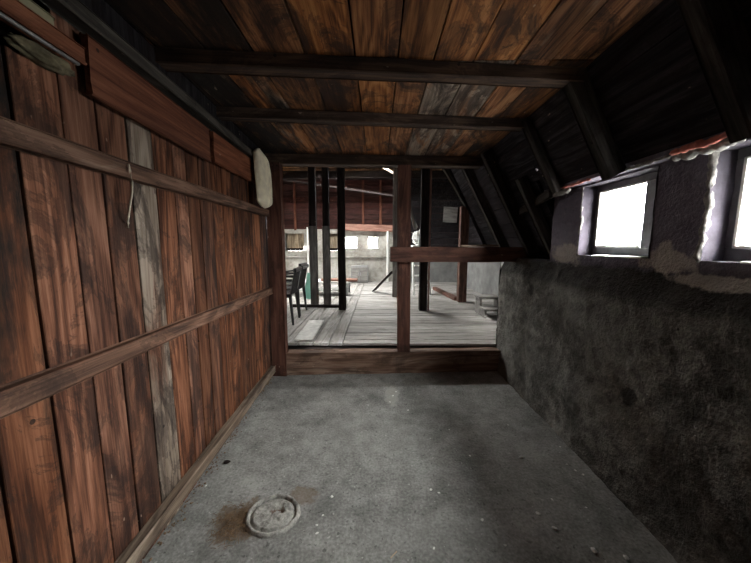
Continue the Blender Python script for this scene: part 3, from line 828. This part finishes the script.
o = link('junction_box', bm, M['plastic_white']); tag(o, 'small white box on the thin white pipe', 'box')

# ------------------------------------------------------------------ attic: furniture
def chair(x, y, rz, label):
    t = empty('plastic_chair', (x, y, .252), rz); tag(t, label, 'chair', 'black chairs in a row')
    b = bmesh.new()
    for i in range(5): box(b, (-.20 + .085 * i, -.22, .42), (-.20 + .085 * i + .07, .22, .445), .006)
    box(b, (-.21, -.23, .40), (.22, -.205, .45), .005); box(b, (-.21, .205, .40), (.22, .23, .45), .005)
    link('seat', b, M['black_plastic'], t)
    b = bmesh.new()
    for i in range(5):
        tube(b, [(.21, -.16 + .08 * i, .44), (.235, -.16 + .08 * i, .60), (.28, -.16 + .08 * i, .80)], .017, 6)
    box(b, (.255, -.22, .76), (.30, .22, .82), .01)
    link('backrest', b, M['black_plastic'], t)
    for sx in (-1, 1):
        for sy in (-1, 1):
            b = bmesh.new(); tube(b, [(sx * .20, sy * .20, .43), (sx * .235, sy * .225, 0)], .02, 8, [1.3, .8]); link('leg', b, M['black_plastic'], t)
    for sy in (-1, 1):
        b = bmesh.new(); tube(b, [(-.2, sy * .235, .43), (-.17, sy * .25, .63), (.0, sy * .25, .655), (.24, sy * .23, .65)], .017, 8); link('armrest', b, M['black_plastic'], t)
    return t


chair(-1.47, 4.42, .06, 'black plastic chair nearest the opening, by the left partition post')
chair(-1.50, 4.98, .0, 'second black plastic chair from the opening')
chair(-1.66, 5.53, -.04, 'third black plastic chair, beside the mint green chair')
timber('mint_board', (-1.50, 6.28, .262), (-1.44, 6.42, .80), .17, .02, M['mint'], 'mint green board leaning behind the black plastic chairs', 'board', hint=(1, 0, 0), rough=.001)
t = empty('white_table', (-1.25, 7.0, .252)); tag(t, 'low white table behind the three dark posts', 'table')
b = bmesh.new(); box(b, (-.75, -.3, .29), (.60, .3, .325), .006); link('tabletop', b, M['plastic_white'], t)
b = bmesh.new(); box(b, (-.70, -.25, .10), (.55, .25, .13), .005); link('shelf', b, M['plastic_white'], t)
for sx in (-.70, .55):
    for sy in (-.25, .25):
        b = bmesh.new(); box(b, (sx - .02, sy - .02, 0), (sx + .02, sy + .02, .292), .003); link('leg', b, M['metal'], t)
timber('table_plank', (-1.3, 6.86, .607), (-.47, 6.80, .607), .055, .16, M['pink_beam'], 'reddish plank lying on the low white table', 'plank')

t = empty('cupboard', (-.56, 9.25, .252)); tag(t, 'low grey cupboard against the far wall under the bright windows', 'cupboard')
b = bmesh.new(); box(b, (-.26, -.18, 0), (.26, .2, .52), .01); link('body', b, M['cupboard'], t)
for sx in (-1, 1):
    b = bmesh.new(); box(b, (sx * .125 - .115, -.20, .04), (sx * .125 + .115, -.178, .47), .005); d = link('door', b, M['grey_wood'], t)
    b = bmesh.new(); box(b, (sx * .03 - .008, -.215, .22), (sx * .03 + .008, -.198, .32), .002); link('handle', b, M['metal'], d)

t = empty('stepladder', (.95, 7.1, .252), .25); tag(t, 'white stepladder behind the thick red post under the cross beam', 'ladder')
for sx in (-1, 1):
    b = bmesh.new(); tube(b, [(sx * .21, -.28, 0), (sx * .15, 0, 1.12)], .025, 8); link('side_rail', b, M['plastic_white'], t)
    b = bmesh.new(); tube(b, [(sx * .19, .34, 0), (sx * .14, .03, 1.10)], .018, 8); link('rear_leg', b, M['plastic_white'], t)
for i in range(4):
    f_ = (i + 1) / 5; b = bmesh.new(); box(b, (-.20 + .06 * f_, -.28 * (1 - f_) - .05, 1.12 * f_ - .015), (.20 - .06 * f_, -.28 * (1 - f_) + .06, 1.12 * f_ + .015), .004); link('step', b, M['plastic_white'], t)
b = bmesh.new(); box(b, (-.18, -.09, 1.10), (.18, .13, 1.14), .008); link('top_step', b, M['plastic_white'], t)
bm = bmesh.new(); bmesh.ops.create_icosphere(bm, subdivisions=4, radius=1)
for v in bm.verts:
    c = v.co.copy(); q = 1 + .35 * nz3(c.x, c.y, c.z, 1.8, 3) + .2 * nz3(c.x, c.y, c.z, 5, 8)
    v.co = Vector((.94 + c.x * .125 * q * (1 + .15 * c.z), 7.10 + c.y * .11 * q, max(1.396, 1.555 + c.z * .165 * q)))
o = link('crumpled_bag', bm, M['plastic_white']); tag(o, 'crumpled white plastic bag on top of the stepladder', 'bag')

t = empty('wooden_step', (1.82, 4.85, .252)); tag(t, 'low grey wooden steps on the plank floor by the right wall end', 'steps')
for i, (y0, z) in enumerate(((-.25, .12), (.0, .27))):
    b = bmesh.new(); box(b, (-.16, y0, z), (.2, y0 + .28, z + .035), .004); link('tread', b, M['grey_wood'], t)
for sx in (-.14, .17):
    b = bmesh.new(); box(b, (sx, -.22, 0), (sx + .03, .26, .12), .003); box(b, (sx, .02, .12), (sx + .03, .26, .27), .003); link('side_panel', b, M['grey_wood'], t)

# ------------------------------------------------------------------ small things in the near room
# cream bundle hanging in the corner
bm = bmesh.new(); n_, sg = 40, 28; rings = []
for i in range(n_ + 1):
    f_ = i / n_; z = 1.727 + .48 * f_
    prof_ = min(1, (math.sin(min(1, f_ / .14) * math.pi / 2)) ** .8) * min(1, (math.sin(min(1, (1 - f_) / .13) * math.pi / 2)) ** .75)
    cx_, cy_ = -1.022, 2.755 + .03 * math.sin(f_ * 3.1) - .045 * f_
    R = []
    for j in range(sg):
        t = 2 * math.pi * j / sg
        rr = (.02 + .98 * prof_) * (1 + .10 * nz3(math.cos(t) * .6, math.sin(t) * .6, z, 6, 2) + .06 * math.sin(5 * t + 9 * z))
        R.append(bm.verts.new((cx_ + .045 * rr * math.cos(t), cy_ + .150 * rr * math.sin(t), z - .022 * f_ * math.sin(t))))
    rings.append(R)
for a_, b_ in zip(rings, rings[1:]):
    for j in range(sg): bm.faces.new((a_[j], a_[(j + 1) % sg], b_[(j + 1) % sg], b_[j]))
bm.faces.new(rings[0]); bm.faces.new(rings[-1][::-1])
o = link('cloth_bundle', bm, M['bag'], smooth=True); tag(o, 'long cream cloth bundle hanging on the left wall near the partition post', 'bundle')

bm = bmesh.new()
tube(bm, [LW(.062, 1.215, 1.715), LW(.066, 1.215, 1.69), LW(.066, 1.22, 1.65), LW(.055, 1.23, 1.61), LW(.05, 1.222, 1.565), LW(.035, 1.228, 1.52), LW(.015, 1.245, 1.495), LW(.008, 1.258, 1.490), LW(.007, 1.255, 1.472)], .004, 8)
o = link('cord', bm, M['rope'], smooth=True); tag(o, 'pale cord dangling from the upper rail of the left wall', 'cord')

# cement drain cap
DX, DY = -.545, 1.40
t = empty('floor_drain', (DX, DY, 0)); tag(t, 'round pale cement drain cap set in the concrete floor', 'drain')
bm = bmesh.new(); nr, sg = 26, 64; rings = []
for i in range(nr + 1):
    r_ = i / nr; R = []
    for j in range(sg):
        a_ = 2 * math.pi * j / sg; x, y = r_ * math.cos(a_), r_ * math.sin(a_)
        z = .016 + .006 * nz3(x, y, 0, 2.5, 3) + .003 * nz3(x, y, 0, 8, 3) - .020 * max(0, (r_ - .82) / .18)
        pit = math.exp(-(((x - .12) / .30) ** 4 + ((y - .16 - .1 * nz3(x, y, 0, 3)) / .15) ** 4))
        z -= .014 * pit
        R.append(bm.verts.new((x * .118, y * .105, z)))
    rings.append(R)
for a_, b_ in zip(rings[1:], rings[2:]):
    for j in range(sg): bm.faces.new((a_[j], a_[(j + 1) % sg], b_[(j + 1) % sg], b_[j]))
c_ = bm.verts.new((0, 0, .014))
for j in range(sg): bm.faces.new((c_, rings[1][j], rings[1][(j + 1) % sg]))
for R in rings[:1]: bmesh.ops.delete(bm, geom=R, context='VERTS')
k = NT('cement_cap')
tc = k.n('ShaderNodeTexCoord').outputs['Object']
n2 = k.noise(tc, 26, 6, .7, .5); n3 = k.noise(tc, 90, 3, .6)
col = k.ramp(k.math('ADD', k.math('MULTIPLY', n2, .7), k.math('MULTIPLY', n3, .3)), [(.36, (.11, .105, .09)), (.5, (.30, .295, .27)), (.66, (.56, .55, .50))])
b_ = k.blob(tc, (.016, .018, 0), (.036, .014, 1), .45, 50)
col = k.mix(k.math('MULTIPLY', b_, .85), col, (.12, .07, .045))
k.l(col, k.p.inputs['Base Color']); k.p.inputs['Roughness'].default_value = .95; k.bump(n2, .7, .008)
M['cap'] = k.m
link('cap', bm, M['cap'], t, smooth=True)
bm = bmesh.new(); sg = 72; prof_ = [(.112, -.004), (.114, .013), (.120, .019), (.128, .018), (.133, .010), (.139, -.004)]; rings = []
for (r_, z) in prof_:
    rings.append([bm.verts.new((r_ * math.cos(a_) * (1.02 + .015 * nz3(math.cos(a_), math.sin(a_), r_, 3)), r_ * .9 * math.sin(a_) * (1.02 + .015 * nz3(math.cos(a_), math.sin(a_), r_, 3)), z + .004 * nz3(math.cos(a_), math.sin(a_), r_ * 20, 4))) for a_ in [2 * math.pi * j / sg for j in range(sg)]])
for a_, b_ in zip(rings, rings[1:]):
    for j in range(sg): bm.faces.new((a_[j], a_[(j + 1) % sg], b_[(j + 1) % sg], b_[j]))
link('rim', bm, M['cap'], t, smooth=True)

# dry fibres beside the drain
bm = bmesh.new(); rnd = random.Random(5)
for i in range(420):
    a_ = rnd.gauss(0, 1); b2 = rnd.gauss(0, 1)
    x, y = -.715 + a_ * .05, 1.36 + b2 * .055
    if ((x - DX) / .14) ** 2 + ((y - DY) / .13) ** 2 < 1: continue
    th = rnd.uniform(0, 6.28); L = rnd.uniform(.012, .04); z = rnd.uniform(.004, .014)
    d = Vector((math.cos(th), math.sin(th), rnd.uniform(-.15, .15))) * L
    p0 = Vector((x, y, z)); tube(bm, [p0, p0 + d * .5 + Vector((0, 0, .003)), p0 + d], .0011, 4)
o = link('straw_litter', bm, M['straw']); tag(o, 'brown dry fibres scattered beside the drain cap', 'litter', kind='stuff')

# plaster chips lying on the concrete
chips = [(.141, 2.654), (.258, 2.415), (.616, 1.855), (.948, 1.839), (.306, 1.572), (.348, 1.551), (.84, 1.421), (.88, 1.338), (.261, 1.234), (.997, 1.231), (1.117, 1.46), (1.213, 1.777), (1.258, 1.693), (.964, 1.509), (1.119, 1.201), (-.087, 2.493), (-.285, 1.4), (-.305, 1.344), (-.296, 1.302), (-.256, 1.519), (-1.005, 1.59), (1.02, 2.206), (.535, 1.384), (1.272, 1.95), (.174, 2.731), (.109, 2.545), (.543, 2.138), (.598, 1.255), (.974, 1.845), (1.235, 1.73)]
big = {3: 1.6, 9: 1.5, 14: 1.3, 6: 1.3, 7: 1.3, 0: 1.2}
protos = []
for i in range(5):
    bm = bmesh.new(); bmesh.ops.create_icosphere(bm, subdivisions=2, radius=1)
    rr = random.Random(i)
    for v in bm.verts:
        c = v.co.copy(); q = 1 + .5 * nz3(c.x, c.y, c.z, 1.3, i * 3 + 1)
        v.co = Vector((c.x * .010 * q, c.y * .007 * q, max(-.0012, c.z * .002 * q)))
    me = bpy.data.meshes.new('plaster_chip'); bm.to_mesh(me); bm.free(); me.materials.append(M['chip']); protos.append(me)
for i, (x, y) in enumerate(chips):
    o = bpy.data.objects.new('plaster_chip', protos[i % 5]); C.objects.link(o)
    s = big.get(i, .55 + .4 * random.random())
    zf = .006 * nz3(x, y, 0, 1.3) + .0025 * nz3(x, y, 3, 9)
    o.location = (x, y, zf + .003 * s); o.rotation_euler = (0, 0, random.uniform(0, 6.28)); o.scale = (s, s, s)
    tag(o, 'small white plaster chip lying on the concrete floor', 'chip', 'plaster chips on the concrete floor')
o = bpy.data.objects.new('dirt_lump', protos[2].copy()); C.objects.link(o); o.data.materials[0] = M['dark_post']
o.location = (-.976, 1.777, .008); o.scale = (2.2, 2.2, 2.0); tag(o, 'small dark lump of dirt on the concrete beside the left wall', 'dirt')
bm = bmesh.new(); rnd = random.Random(11)
for i in range(260):
    y = rnd.uniform(.9, 3.1); d = abs(rnd.gauss(0, .025)) + .004; r_ = rnd.uniform(.0015, .006)
    g0 = len(bm.verts); m_ = Matrix.Translation(LW(d, y, r_ * .4)) @ Matrix.Diagonal((r_ * rnd.uniform(.7, 1.5), r_ * rnd.uniform(.7, 1.8), r_ * .7, 1))
    bmesh.ops.create_icosphere(bm, subdivisions=1, radius=1, matrix=m_)
o = link('dirt_litter', bm, M['straw']); tag(o, 'fine dirt lying along the foot of the left board wall', 'litter', kind='stuff')
timber('wood_splinter', (.058, 1.185, .008), (.088, 1.215, .008), .004, .005, M['pale_wood'], 'tiny pale splinter on the concrete floor at the near edge', 'splinter', rough=.0005, bevel=.001)
